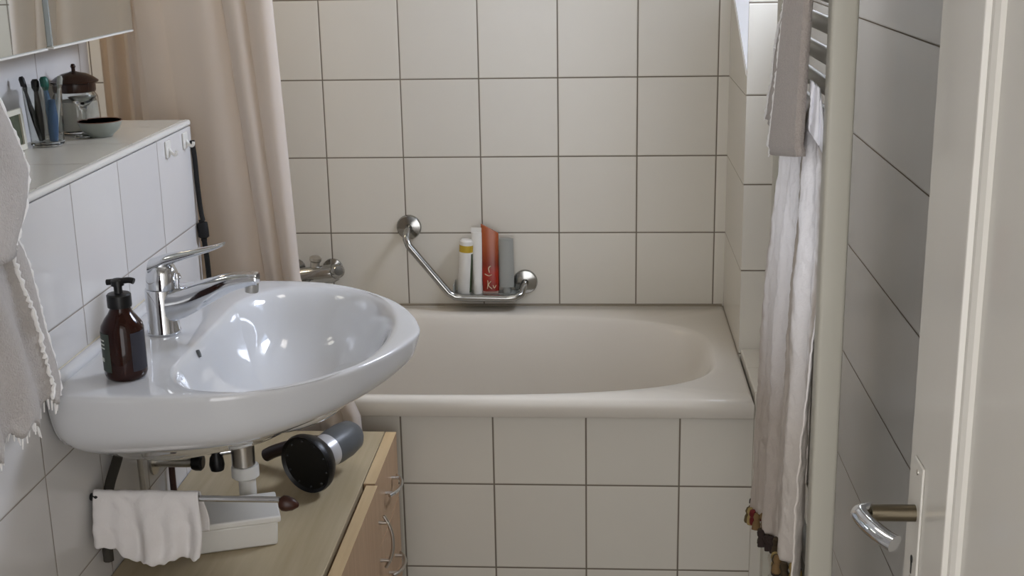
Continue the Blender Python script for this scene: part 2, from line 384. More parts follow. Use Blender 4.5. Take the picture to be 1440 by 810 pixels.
rings = [out_ring(0.700, 0.215, back=0.004), out_ring(0.715, 0.175, back=0.004), out_ring(0.742, 0.125, back=0.004), out_ring(0.765, 0.075, back=0.003), out_ring(0.784, 0.038, back=0.002), out_ring(0.803, 0.018, back=0.001), out_ring(0.822, 0.010), out_ring(0.850, 0.005),
         out_ring(0.870, 0.002), out_ring(0.880, 0.0005), out_ring(0.8845, 0.003), out_ring(ZS, 0.009), ]
for k, r in enumerate(rings):
    for v in r:
        # the front tip of the shell is shallower than the back
        t = max(0, min(1, (v.x-SX)/0.513))
        v.z = ZS - (ZS - v.z)*(1 - 0.42*t*t)
rings.append(bowl_ring(ZS-0.0005, 1.0)); rings.append(bowl_ring(ZS-0.0025, 0.975)); rings.append(bowl_ring(ZS-0.0075, 0.945)); rings.append(bowl_ring(ZS-0.019, 0.905)); rings.append(bowl_ring(ZS-0.045, 0.845)); rings.append(bowl_ring(ZS-0.08, 0.77)); rings.append(bowl_ring(ZS-0.115, 0.60)); rings.append(bowl_ring(ZS-0.135, 0.38)); rings.append(bowl_ring(ZS-0.142, 0.12))
for k in range(12, len(rings)):   # near / far corners of the bowl ease towards the outline
    pass
sink = thing('washbasin', 'white ceramic D-shaped wall-hung washbasin above wooden cabinet', 'sink', (SX, SY, 0.70))
bm = bmesh.new(); loft(bm, rings)
obj('basin', bm, M['ceramic'], sink, angle=75, sub=1)
bm = bmesh.new(); oc, on, ot = Vector((-0.5322, -1.345, 0.873)), Vector((0.955, 0, 0.296)), Vector((-0.296, 0, 0.955))
loft(bm, [[oc + on*h + Vector((0, 1, 0))*0.0034*math.cos(a) + ot*0.0065*math.sin(a) for a in (2*PI*k/20 for k in range(20))] for h in (-0.004, 0.0006)]); obj('overflow_hole', bm, M['grey_plastic'], sink)['label'] = 'dark oval overflow slot'
bm = bmesh.new(); lathe(bm, [(0, 0), (0.030, 0), (0.031, 0.003), (0.022, 0.005), (0, 0.006)], (SX+0.283, SY, ZS-0.142), seg=28); obj('drain_ring', bm, M['chrome'], sink)
bm = bmesh.new(); tube(bm, [(SX+0.008, SY-0.285, ZS-0.004), (SX+0.008, SY-0.24, ZS+0.002), (SX+0.008, SY+0.24, ZS+0.002), (SX+0.008, SY+0.285, ZS-0.004)], [0.006, 0.011, 0.011, 0.006], 16); obj('upstand', bm, M['ceramic'], sink)
bm = bmesh.new(); tube(bm, [(SX+0.001, SY-0.285, ZS+0.008), (SX+0.001, SY+0.285, ZS+0.008)], 0.004, 8); obj('silicone_seal', bm, M['caulk'], sink)

# ------------------------------------------------------------------ basin mixer tap
FX, FY = -0.612, -1.275
tap = thing('basin_mixer_tap', 'chrome single-lever mixer tap on the washbasin', 'tap', (FX, FY, ZS))
bm = bmesh.new(); lathe(bm, [(0.0, 0), (0.0265, 0), (0.0275, 0.002), (0.0275, 0.005), (0.0262, 0.007), (0.0262, 0.024), (0.0255, 0.026), (0.0258, 0.074), (0.0245, 0.0765), (0.0, 0.0765)], (FX, FY, ZS), seg=40)
obj('body', bm, M['chrome'], tap)
bm = bmesh.new(); lathe(bm, [(0, 0.078), (0.0262, 0.078), (0.0265, 0.092), (0.025, 0.104), (0.0205, 0.114), (0.012, 0.120), (0, 0.1215)], (FX, FY, ZS), (0.05, 0, 1), seg=40); obj('cartridge_cap', bm, M['chrome'], tap)
# spout: flattened swept bar rising slightly
bm = bmesh.new()
sp = spline([(FX+0.008, FY, ZS+0.048), (FX+0.04, FY-0.001, ZS+0.055), (FX+0.08, FY-0.003, ZS+0.072), (FX+0.12, FY-0.005, ZS+0.088), (FX+0.155, FY-0.007, ZS+0.094), (FX+0.166, FY-0.008, ZS+0.094)], 6)
rad = [0.0215 - 0.0095*min(1, i/(len(sp)*0.55)) for i in range(len(sp))]
rings = []
for i, p in enumerate(sp):
    d = (sp[min(i+1, len(sp)-1)] - sp[max(i-1, 0)]).normalized(); side = Vector((0,1,0)); up = d.cross(side).normalized()*-1
    t = i/len(sp); hw = 0.023 - 0.009*t; hh = 0.0225*(1-t)**1.6 + 0.0095
    rings.append([p + side*hw*math.copysign(abs(math.cos(a))**0.7, math.cos(a)) + up*hh*math.copysign(abs(math.sin(a))**0.7, math.sin(a)) for a in (2*PI*k/24 for k in range(24))])
loft(bm, rings); obj('spout', bm, M['chrome'], tap)
bm = bmesh.new(); lathe(bm, [(0, 0.0), (0.0105, 0), (0.0112, 0.002), (0.0112, 0.016), (0, 0.016)], (FX+0.154, FY-0.007, ZS+0.072), (0.12, 0, 1)); obj('aerator', bm, M['brushed'], tap)
# lever: blade sloping up and out over the spout
bm = bmesh.new()
lp = spline([(FX-0.012, FY, ZS+0.113), (FX+0.015, FY, ZS+0.124), (FX+0.05, FY, ZS+0.133), (FX+0.09, FY, ZS+0.143), (FX+0.112, FY, ZS+0.1505)], 6); rings = []
for i, p in enumerate(lp):
    t = i/(len(lp)-1); hw = 0.021*(1-t)+0.0085*t; hh = 0.0105*(1-t)**1.3+0.0028
    rings.append([p + Vector((0, hw*math.cos(a), hh*math.sin(a))) for a in (2*PI*k/20 for k in range(20))])
loft(bm, rings); obj('lever', bm, M['chrome'], tap)
bm = bmesh.new(); tube(bm, [(FX+0.030, FY-0.004, ZS+0.070), (FX+0.031, FY-0.004, ZS+0.094)], 0.004, 12); lathe(bm, [(0,0),(0.006,0.001),(0.0068,0.005),(0.005,0.010),(0,0.0115)], (FX+0.031, FY-0.004, ZS+0.092), seg=14); obj('pop_up_knob', bm, M['chrome'], tap)

# ------------------------------------------------------------------ soap bottle
BX, BY = -0.594, -1.492
BX -= 0.003
bot = thing('soap_dispenser', 'amber glass soap bottle with black pump on washbasin corner', 'soap bottle', (BX, BY, ZS))
bm = bmesh.new(); lathe(bm, [(0, 0.001), (0.026, 0.0), (0.0295, 0.003), (0.0315, 0.009), (0.0315, 0.076), (0.030, 0.082), (0.024, 0.092), (0.0185, 0.099), (0.0145, 0.107), (0.0138, 0.116), (0, 0.116)], (BX, BY, ZS), seg=40)
obj('glass_body', bm, mat('amber_glass_full', '#260c05', 0.08, spec=0.4, var=0.45, vscale=22), bot)
bm = bmesh.new(); lathe(bm, [(0, 0.109), (0.0175, 0.109), (0.0178, 0.112), (0.0178, 0.127), (0.016, 0.129), (0.0068, 0.130), (0.0062, 0.133), (0.0062, 0.143), (0, 0.143)], (BX, BY, ZS), seg=30)
obj('collar', bm, M['black'], bot)
bm = bmesh.new(); lathe(bm, [(0, 0.141), (0.0095, 0.141), (0.0095, 0.149), (0.007, 0.151), (0, 0.151)], (BX, BY, ZS), seg=20)
tube(bm, spline([(BX-0.016, BY, ZS+0.1455), (BX+0.0, BY, ZS+0.147), (BX+0.018, BY-0.002, ZS+0.1495), (BX+0.026, BY-0.003, ZS+0.148)], 5), 0.0046, 12); obj('pump_head', bm, M['black'], bot)
def wrap(r, a0, a1, z0, z1, base, n=16):
    bm = bmesh.new(); loft(bm, [[Vector((base[0]+r*math.cos(a0+(a1-a0)*k/n), base[1]+r*math.sin(a0+(a1-a0)*k/n), z)) for k in range(n+1)] for z in (z0, z1)], closed=False)
    return bm
lb = obj('label_wrap', wrap(0.0319, PI*1.02, PI*1.40, ZS+0.015, ZS+0.074, (BX, BY)), M['green_label'], bot)
lb['label'] = 'grey green printed label'
bm = wrap(0.0322, PI*1.12, PI*1.26, ZS+0.030, ZS+0.036, (BX, BY), 6)
for z in (0.050, 0.056, 0.062): 
    loft(bm, [[Vector((BX+0.0322*math.cos(a), BY+0.0322*math.sin(a), ZS+z+dz)) for a in (PI*(1.10+0.018*k) for k in range(12))] for dz in (0, 0.0022)], closed=False)
obj('label_print', bm, M['label_white'], lb)
obj('label_back', wrap(0.0319, PI*1.72, PI*2.02, ZS+0.015, ZS+0.074, (BX, BY)), mat('dark_grey_label', '#2a2a33', 0.6), bot)

# ------------------------------------------------------------------ waste pipe and valves under the basin
wp = thing('drain_pipe', 'chrome and white waste pipe below the washbasin', 'pipe', (-0.535, -1.15, 0.5))
bm = bmesh.new(); lathe(bm, [(0, 0), (0.021, 0), (0.021, 0.115), (0, 0.115)], (-0.534, -1.15, 0.597), seg=28); obj('chrome_tailpiece', bm, M['brushed'], wp)['label'] = 'steel tail piece'
bm = bmesh.new(); lathe(bm, [(0, 0), (0.022, 0), (0.0255, 0.003), (0.0255, 0.020), (0.0235, 0.024), (0, 0.024)], (-0.532, -1.15, 0.572), seg=12); obj('slip_nut', bm, M['white_plastic'], wp)
bm = bmesh.new(); lathe(bm, [(0, 0), (0.0155, 0), (0.0155, 0.075), (0, 0.075)], (-0.530, -1.15, 0.4995), seg=28); obj('plastic_pipe', bm, M['white_plastic'], wp)
for k, (vx, vy, vz, hx) in enumerate(((-0.640, -1.15, 0.600, 1),)):
    vt = thing('angle_valve', 'small chrome angle valve with dark knob under the basin', 'valve', (-0.70, vy, vz))
    bm = bmesh.new(); tube(bm, [(-0.6996, vy, vz), (vx+0.02, vy, vz)], 0.010, 16); lathe(bm, [(0,0),(0.024,0),(0.024,0.004),(0,0.005)], (-0.7, vy, vz), (1,0,0)); tube(bm, [(vx, vy, vz), (vx, vy, vz+0.04)], 0.008, 12); obj('valve_body', bm, M['brushed'], vt)
    bm = bmesh.new(); lathe(bm, [(0,0),(0.014,0),(0.016,0.006),(0.016,0.016),(0.012,0.02),(0,0.02)], (vx+0.012, vy, vz), (1,0,0), seg=10); obj('valve_knob', bm, M['black'], vt)
vt = thing('stop_cock', 'dark stop valve hanging beside the waste pipe', 'valve', (-0.572, -1.16, 0.60))
bm = bmesh.new(); lathe(bm, [(0,0),(0.012,0),(0.014,0.01),(0.012,0.024),(0.008,0.03),(0.008,0.10),(0,0.10)], (-0.580, -1.16, 0.590), seg=14); obj('valve_body', bm, M['black'], vt)
bm = bmesh.new(); tube(bm, [(-0.574, -1.155, 0.622), (-0.556, -1.15, 0.623)], 0.007, 12); obj('coupling', bm, M['chrome'], vt)
# supply hoses on the tiles
bm = bmesh.new(); tube(bm, spline([(-0.690, -1.26, 0.78), (-0.690, -1.245, 0.70), (-0.690, -1.238, 0.60), (-0.689, -1.236, 0.508)], 6), 0.005, 10)
tag(obj('supply_pipe', bm, M['brushed']), 'thin steel supply pipe running down the tiles under basin', 'pipe')
bm = bmesh.new(); tube(bm, spline([(-0.689, -1.07, 0.78), (-0.689, -1.085, 0.65), (-0.689, -1.092, 0.56), (-0.688, -1.094, 0.508)], 6), 0.006, 10)
tag(obj('supply_hose', bm, M['dark_wood']), 'dark brown supply hose on the tiles behind waste pipe', 'hose')
bm = bmesh.new(); tube(bm, spline([(-0.690, -1.29, 0.72), (-0.689, -1.34, 0.685), (-0.689, -1.385, 0.655), (-0.690, -1.41, 0.61), (-0.690, -1.415, 0.54)], 6), 0.0085, 10, 1.0)
tag(obj('dark_strap', bm, mat('dark_grey_strap', '#3b3730', 0.7)), 'dark grey strap slanting down tiles behind the white cloth', 'strap')

# ------------------------------------------------------------------ cabinets
def bow_handle(name, a, b, out, m, parent, r=0.0036, h=0.026):
    a, b, out = Vector(a), Vector(b), Vector(out)
    bm = bmesh.new(); pts = []
    for k in range(13):
        t = -0.18 + 1.36*k/12
        pts.append(a + (b-a)*t + out*(h*(1 - 0.62*abs(2*t-1)**2.2/1.36**2.2)))
    tube(bm, pts, r, 12)
    for p in (a, b): tube(bm, [p - out*0.001, p + out*(h*0.80)], r*0.95, 12)
    return obj(name, bm, m, parent)
ZC = 0.50
def cab(name, label, y0, y1, fx, zt):
    t = thing(name, label, 'cabinet', (-0.52, (y0+y1)/2, 0))
    obj('carcass', bxs((-0.699, fx-0.023, y0, y1, 0.06, zt-0.018), (-0.69, fx-0.05, y0+0.01, y1-0.01, 0.0, 0.06)), M['wood_front'], t, smooth=False)
    return t
# one continuous board lies over both carcasses
far = cab('drawer_cabinet', 'low beech drawer cabinet beside the bathtub', -1.018, -0.748, -0.322, ZC)
near = cab('door_cabinet', 'low beech cabinet with a door, below the washbasin', -1.62, -1.022, -0.316, ZC)
tag(obj('cabinet_top', bxs((-0.699, -0.3465, -1.62, -0.748, ZC-0.018, ZC)), M['wood_top'], bevel=0.0015), 'pale olive beech board lying over both low cabinets', 'countertop')
z1 = ZC-0.001
for k, (za, zb) in enumerate(((0.355, z1), (0.207, 0.352), (0.062, 0.204))):
    dr = obj('drawer', bxs((-0.3445, -0.322, -1.014, -0.750, za, zb)), M['wood_front'], far, smooth=False, bevel=0.0012)
    if k == 0:
        obj('top_edge', bxs((-0.3445, -0.322, -1.014, -0.750, zb, zb+0.0006)), M['wood_edge'], dr, smooth=False)
    zh = (0.432, 0.255, 0.13)[k]
    bow_handle('handle', (-0.322, -0.908, zh), (-0.322, -0.833, zh), (1, 0, 0), M['chrome'] if k == 0 else M['brushed'], dr)
dr = obj('door', bxs((-0.338, -0.316, -1.61, -1.022, 0.062, z1)), M['wood_front'], near, smooth=False, bevel=0.0012)
obj('top_edge', bxs((-0.338, -0.316, -1.61, -1.022, z1, z1+0.0006)), M['wood_edge'], dr, smooth=False)
bow_handle('handle', (-0.316, -1.028, 0.345), (-0.316, -1.028, 0.425), (1, 0, 0), M['brushed'], dr)

# ------------------------------------------------------------------ white box on the cabinet
def rot_box(bm, c, hx, hy, z0, z1, a, taper=0.0):
    rings = []
    for z, k in ((z0, 1-taper), (z1, 1)):
        r = []
        for sx, sy in ((-1,-1),(1,-1),(1,1),(-1,1)):
            x, y = sx*hx*k, sy*hy*k
            r.append(Vector((c[0]+x*math.cos(a)-y*math.sin(a), c[1]+x*math.sin(a)+y*math.cos(a), z)))
        rings.append(r)
    loft(bm, rings)
ang = math.radians(19)
bc = (-0.528, -1.252)
wb = thing('lidded_box', 'white lidded plastic box on the cabinet under the rail', 'box', (bc[0], bc[1], ZC))
bm = bmesh.new(); rot_box(bm, bc, 0.072, 0.048, ZC+0.0005, ZC+0.045, ang, 0.04); obj('container', bm, M['white_plastic'], wb, bevel=0.004, bseg=3)
bm = bmesh.new(); rot_box(bm, bc, 0.077, 0.053, ZC+0.0452, ZC+0.057, ang, 0.0); obj('lid', bm, M['white_plastic'], wb, bevel=0.003, bseg=3)

# ------------------------------------------------------------------ rail with cloth under the basin
RY, RZ = -1.435, 0.662
rod = thing('towel_rail', 'chrome rail with brown wooden tip, on the tiles below the basin', 'rail', (-0.70, RY, RZ))
bm = bmesh.new(); tube(bm, [(-0.670, RY, RZ), (-0.3945, RY, RZ-0.001)], 0.0050, 20); obj('chrome_rod', bm, M['chrome'], rod)
bm = bmesh.new(); lathe(bm, [(0.0,0),(0.006,0.001),(0.009,0.012),(0.0075,0.022),(0,0.030)], (-0.7, RY, RZ), (1,0,0)); obj('wall_cap', bm, M['black'], rod)['label'] = 'black end cap'
bm = bmesh.new(); lathe(bm, [(0,0),(0.0085,0),(0.0125,0.005),(0.0125,0.012),(0.0095,0.022),(0.0035,0.030),(0,0.031)], (-0.3945, RY, RZ-0.006), (1,-0.02,-0.12)); obj('wooden_tip', bm, M['dark_wood'], rod)['label'] = 'dark brown pointed wooden tip'
def cloth_fn(u, v):
    # v 0..1 from front hem over the rod to back hem
    x = -0.690 + 0.170*u + 0.003*math.sin(v*9)
    hem = 0.103 + 0.006*math.sin(u*6-1.2) + 0.0028*math.sin(u*23) + 0.0015*math.sin(u*61) - 0.022*(1-min(1, max(0, (u-0.08)/0.22)))
    L = hem + 0.085; s = v*L
    fold = 0.0055*math.sin(u*13+0.6) + 0.004*math.sin(u*27+1) + 0.006*math.exp(-((u-0.78)/0.07)**2)
    if s < hem:
        d = hem - s; k = min(1, d/0.05)
        p = Vector((x + 0.006*math.sin(d*40)*(u-0.5), RY-0.0065 - 0.012*k - 0.10*max(0, d-0.08) - fold*k*1.5, RZ+0.004-d))
    else:
        d = s - hem
        if d < 0.014:
            a = d/0.014*PI; p = Vector((x, RY-0.0065*math.cos(a), RZ+0.004+0.0075*math.sin(a)))
        else:
            d -= 0.014; k = min(1, d/0.05); p = Vector((x, RY+0.0065+0.008*k+fold*k, RZ+0.004-d))
    p += Vector((0, 0, 0.0015*noise.noise(Vector((u*12, v*14, 3)))))
    p.y -= 0.004*noise.noise(Vector((u*9, v*9, 0)))*(1 if s < hem else 0)
    return p
bm = sheet(cloth_fn, 60, 60); tag(obj('white_cloth', bm, M['cloth_white'], solid=0.0016, angle=180), 'crumpled white cloth hanging over the rail under the basin', 'cloth')

# ------------------------------------------------------------------ hair dryer with diffuser on the cabinet
hd = thing('hair_dryer', 'hair dryer with large black diffuser lying on the cabinet', 'hair dryer', (-0.43, -1.03, ZC))
ax = Vector((0.44, 0.90, 0.06)).normalized()
c0 = Vector((-0.441, -1.066, 0.5605))
bm = bmesh.new(); lathe(bm, [(0,0.004),(0.051,0.002),(0.0565,-0.003),(0.0585,0.004),(0.0575,0.012),(0.050,0.026),(0.038,0.038),(0.033,0.044),(0,0.044)], c0, ax, seg=44); df = obj('diffuser', bm, M['black'], hd)
u_, v_ = frame_of(ax)
CH = mat('charcoal_plastic', '#3a3c3e', 0.25)
for k in range(10):
    bm = bmesh.new()
    t = 2*PI*k/10+0.2; p = c0 + (u_*math.cos(t)+v_*math.sin(t))*0.046
    lathe(bm, [(0,0.005),(0.0026,0.004),(0.0022,0.001),(0,-0.0005)], p, ax, seg=10)
    obj('prong', bm, CH, df)
bm = bmesh.new(); lathe(bm, [(0,0.040),(0.031,0.040),(0.032,0.043),(0.033,0.064),(0.033,0.068),(0,0.068)], c0, ax, seg=36); obj('silver_ring', bm, M['silver_plastic'], hd)['label'] = 'silver ring behind the diffuser'
bm = bmesh.new(); lathe(bm, [(0,0.068),(0.033,0.068),(0.035,0.085),(0.035,0.115),(0.031,0.14),(0.024,0.15),(0,0.152)], c0, ax, seg=36); obj('motor_housing', bm, M['grey_plastic'], hd)
hb = c0 + ax*0.10
bm = bmesh.new(); tube(bm, spline([hb+Vector((-0.02, 0, 0)), hb+Vector((-0.07, 0.02, -0.008)), hb+Vector((-0.13, 0.035, -0.03)), hb+Vector((-0.155, 0.04, -0.043))], 6), [0.017]*8+[0.016]*11, 18, 0.8); obj('grip', bm, mat('dark_red_black_plastic', '#21100e', 0.4), hd)

# ------------------------------------------------------------------ grab bar with soap tray on the back wall
gb = thing('grab_bar', 'angled chrome grab bar with soap tray on back wall', 'grab bar', (-0.25, 0, 0.65))
P1, P2 = Vector((-0.392, 0, 0.772)), Vector((-0.090, 0, 0.624))
for p in (P1, P2):
    bm = bmesh.new(); lathe(bm, [(0,0.0005),(0.030,0.0005),(0.0325,0.002),(0.0325,0.006),(0.030,0.010),(0.012,0.013),(0,0.013)], p, (0,-1,0), seg=36); obj('flange', bm, M['chrome_dim'], gb)
bm = bmesh.new()
path = [P1+Vector((0,-0.01,0)), P1+Vector((0,-0.045,-0.004)), P1+Vector((0.001,-0.066,-0.018)), P1+Vector((0.008,-0.072,-0.034)), Vector((-0.285,-0.072,0.613)), Vector((-0.268,-0.072,0.602)), Vector((-0.250,-0.072,0.600)), Vector((-0.135,-0.072,0.598)), Vector((-0.113,-0.072,0.600)), Vector((-0.098,-0.066,0.606)), P2+Vector((-0.002,-0.045,-0.004)), P2+Vector((0,-0.01,0))]
tube(bm, path, 0.0095, 20); obj('bar', bm, M['chrome_dim'], gb)
obj('soap_tray', bxs((-0.275, -0.100, -0.064, -0.004, 0.598, 0.602), (-0.275, -0.272, -0.064, -0.004, 0.602, 0.630), (-0.103, -0.100, -0.064, -0.004, 0.602, 0.618)), M['frost_grey'], gb, bevel=0.001)['label'] = 'translucent grey tray'
# toiletries
ZT = 0.6023
def flat_tube(x, y, w0, d0, w1, d1, z0, z1, n=28, m=10):
    bm = bmesh.new(); rings = []
    for j in range(m+1):
        t = j/m; wx = w0+(w1-w0)*t; dy = d0+(d1-d0)*t
        e = 2.0+1.2*(1-t)
        rings.append([Vector((x+wx*math.copysign(abs(math.cos(a))**(2/e), math.cos(a)), y+dy*math.copysign(abs(math.sin(a))**(2/e), math.sin(a)), z0+(z1-z0)*t)) for a in (2*PI*k/n for k in range(n))])
    loft(bm, rings); return bm
t = thing('shampoo_bottle', 'white cylindrical bottle with yellow band, leftmost on the soap tray', 'bottle', (-0.248, -0.035, ZT), 'toiletries on the soap tray')
bm = bmesh.new(); lathe(bm, [(0,0),(0.0165,0),(0.018,0.003),(0.018,0.112),(0,0.112)], (-0.248,-0.035,ZT), (0.07,0,1), seg=28); obj('body', bm, M['white_plastic'], t)
bm = bmesh.new(); lathe(bm, [(0,0.112),(0.0183,0.112),(0.0183,0.130),(0,0.130)], (-0.248,-0.035,ZT), (0.07,0,1), seg=28); obj('band', bm, mat('yellow_band', '#b89a2c', 0.5), t)['label'] = 'mustard yellow band'
bm = bmesh.new(); lathe(bm, [(0,0.130),(0.0178,0.130),(0.0178,0.140),(0.014,0.144),(0,0.145)], (-0.248,-0.035,ZT), (0.07,0,1), seg=28); obj('cap', bm, M['white_plastic'], t)
bm = bmesh.new(); lathe(bm, [(0,0.004),(0.0182,0.004),(0.0182,0.108),(0,0.108)], (-0.2478,-0.0345,ZT), (0.07,0,1), seg=28)
bmesh.ops.delete(bm, geom=[f for f in bm.faces if f.calc_center_median().x < -0.233], context='FACES'); obj('side_label', bm, mat('dark_green_print', '#3f4a32', 0.5), t)['label'] = 'dark green side print'
t = thing('lotion_tube', 'tall white lotion tube between the banded bottle and the red tube', 'tube', (-0.212, -0.035, ZT), 'toiletries on the soap tray')
obj('tube_body', flat_tube(-0.2115, -0.035, 0.0115, 0.012, 0.0145, 0.004, ZT+0.022, 0.765), M['white_plastic'], t)
bm = bmesh.new(); lathe(bm, [(0,0),(0.0125,0),(0.013,0.003),(0.013,0.024),(0,0.024)], (-0.2115,-0.035,ZT), seg=24); obj('cap', bm, M['white_plastic'], t)
obj('crimp', bxs((-0.226, -0.197, -0.0365, -0.0335, 0.764, 0.777)), M['white_plastic'], t)
t = thing('red_gel_tube', 'red and copper shower gel tube with pale lettering on soap tray', 'tube', (-0.176, -0.035, ZT), 'toiletries on the soap tray')
def red_mat():
    m = bpy.data.materials.new('red_copper_wrap'); m.use_nodes = True; nt = m.node_tree; N = nt.nodes; b = N['Principled BSDF']
    g = N.new('ShaderNodeNewGeometry'); s = N.new('ShaderNodeSeparateXYZ'); nt.links.new(g.outputs['Position'], s.inputs[0])
    r = N.new('ShaderNodeMapRange'); r.inputs[1].default_value = 0.60; r.inputs[2].default_value = 0.79; nt.links.new(s.outputs[2], r.inputs[0])
    cr = N.new('ShaderNodeValToRGB'); e = cr.color_ramp; e.elements[0].color = (*H('#7a1408'), 1); e.elements[1].color = (*H('#a85a34'), 1)
    q = e.elements.new(0.30); q.color = (*H('#a02410'), 1); q = e.elements.new(0.42); q.color = (*H('#7c2a16'), 1); q = e.elements.new(0.7); q.color = (*H('#a0502c'), 1)
    nt.links.new(r.outputs[0], cr.inputs[0]); nt.links.new(cr.outputs[0], b.inputs['Base Color']); b.inputs['Roughness'].default_value = 0.25
    return m
bm = flat_tube(-0.178, -0.035, 0.0215, 0.0125, 0.0225, 0.0035, ZT+0.0075, 0.775)
for v in bm.verts:
    if v.co.z > 0.70: v.co.z += ((-0.178 - v.co.x)*0.55)*(v.co.z-0.70)/0.075
rt = obj('tube_body', bm, red_mat(), t)
obj('cap', bxs((-0.199, -0.157, -0.046, -0.024, ZT, ZT+0.008)), mat('dull_pink_cap', '#a58b80', 0.4), t, bevel=0.002)
bm = bmesh.new()
tube(bm, spline([(-0.186,-0.0487,0.617),(-0.184,-0.049,0.632),(-0.185,-0.0485,0.640)],4), 0.0011, 6)
tube(bm, spline([(-0.176,-0.049,0.638),(-0.183,-0.0495,0.627),(-0.174,-0.0495,0.617)],4), 0.0011, 6)
tube(bm, spline([(-0.171,-0.049,0.627),(-0.168,-0.049,0.619),(-0.163,-0.0485,0.627)],4), 0.0010, 6)
tube(bm, spline([(-0.192,-0.048,0.657),(-0.182,-0.0485,0.652),(-0.174,-0.048,0.655)],4), 0.0010, 6)
tube(bm, spline([(-0.180,-0.047,0.660),(-0.182,-0.0465,0.672),(-0.176,-0.046,0.678)],4), 0.0012, 6)
obj('lettering', bm, mat('cream_print', '#d8c8a8', 0.5), rt)
t = thing('grey_conditioner_bottle', 'translucent grey bottle, rightmost on the soap tray', 'bottle', (-0.137, -0.035, ZT), 'toiletries on the soap tray')
bm = flat_tube(-0.136, -0.035, 0.0195, 0.0125, 0.0185, 0.010, ZT+0.018, 0.748); obj('body', bm, M['frost_grey'], t)
bm = bmesh.new(); lathe(bm, [(0,0),(0.011,0),(0.0115,0.002),(0.0115,0.018),(0,0.018)], (-0.136,-0.035,ZT), seg=20); obj('cap', bm, M['frost_grey'], t)

# ------------------------------------------------------------------ bath mixer on the back wall, left
bx = thing('bath_mixer_tap', 'chrome bath mixer on back wall beside the curtain', 'tap', (-0.63, 0, 0.66))
bm = bmesh.new(); tube(bm, [(-0.715,-0.055,0.648),(-0.70,-0.055,0.648),(-0.64,-0.055,0.654),(-0.588,-0.055,0.660),(-0.575,-0.055,0.661)], [0.019,0.0235,0.0245,0.024,0.018], 26); obj('body', bm, M['chrome_dim'], bx)
for x in (-0.70, -0.60):
    bm = bmesh.new(); lathe(bm, [(0,0),(0.027,0),(0.027,0.006),(0.014,0.010),(0.013,0.05),(0,0.05)], (x, -0.0005, 0.66), (0,-1,0), seg=24)
    obj('wall_union', bm, M['chrome_dim'], bx)
bm = bmesh.new(); lathe(bm, [(0,0),(0.017,0),(0.019,0.004),(0.018,0.014),(0.012,0.02),(0,0.021)], (-0.578,-0.066,0.668), (0.5,-0.8,0.3), seg=24); obj('control_knob', bm, M['chrome_dim'], bx)
bm = bmesh.new(); lathe(bm, [(0,0),(0.012,0),(0.012,0.018),(0.016,0.022),(0.016,0.030),(0.01,0.034),(0,0.034)], (-0.638,-0.050,0.672), (0.15,0,1), seg=20); obj('diverter', bm, M['brushed'], bx)
bm = bmesh.new(); tube(bm, spline([(-0.66,-0.07,0.64),(-0.66,-0.12,0.625),(-0.66,-0.15,0.60)],6), 0.012, 18); obj('spout', bm, M['chrome_dim'], bx)

# ------------------------------------------------------------------ shower curtain
def curt_fn(u, v):
    # path in plan: part 1 inside the niche (u<0.28), part 2 hanging in front of the tub
    z = 2.25 - v*(2.25 - (0.585 if u < 0.30 else 0.585 - 0.365*min(1, (u-0.30)/0.03)))
    low = max(0, min(1, (1.40 - z)/0.6))
    if u < 0.30:
        t = u/0.30
        x = -0.945 + 0.135*t; y = -0.585 - 0.135*t**2 + 0.020*math.sin(t*15+0.4)*(1-t*0.5) + 0.008*math.sin(t*33)
        return Vector((x, y, z))
    t = (u-0.30)/0.70
    xr = -0.538 + (0.022*(1.39-z)/0.58 if z > 0.81 else 0.022 + 0.120*((0.81-z)/0.31)**1.0 if z > 0.50 else 0.135)
    xl = -0.815 + (0.04*low)
    x = xl + (xr-xl)*t
    q = (1.40 - z)/0.58
    br = [0.0, 0.20+0.02*q, 0.645+0.075*q, 0.805+0.060*q, 1.0]; dp = [0.006, 0.024, 0.019, 0.017]
    y = -0.717
    for (a, b), d in zip(zip(br, br[1:]), dp):
        if a <= t <= b:
            r = (t-a)/(b-a); y -= d*math.sin(PI*r**1.5)**0.8
            if r > 0.6: x += 0.007*(r-0.6)*(1 if d > 0.01 else 0)   # each pleat laps over the next
    y += 0.0025*math.sin(t*9 + z*4) + 0.0015*noise.noise(Vector((t*6, z*5, 2)))
    if z < 0.56: y = min(max(y, -0.738), -0.716)
    return Vector((x, y, z))
bm = sheet(curt_fn, 150, 40); cu = obj('shower_curtain', bm, M['curtain'], angle=180, solid=0.0012)
tag(cu, 'long cream fabric shower curtain hanging in folds beside the bathtub', 'curtain')

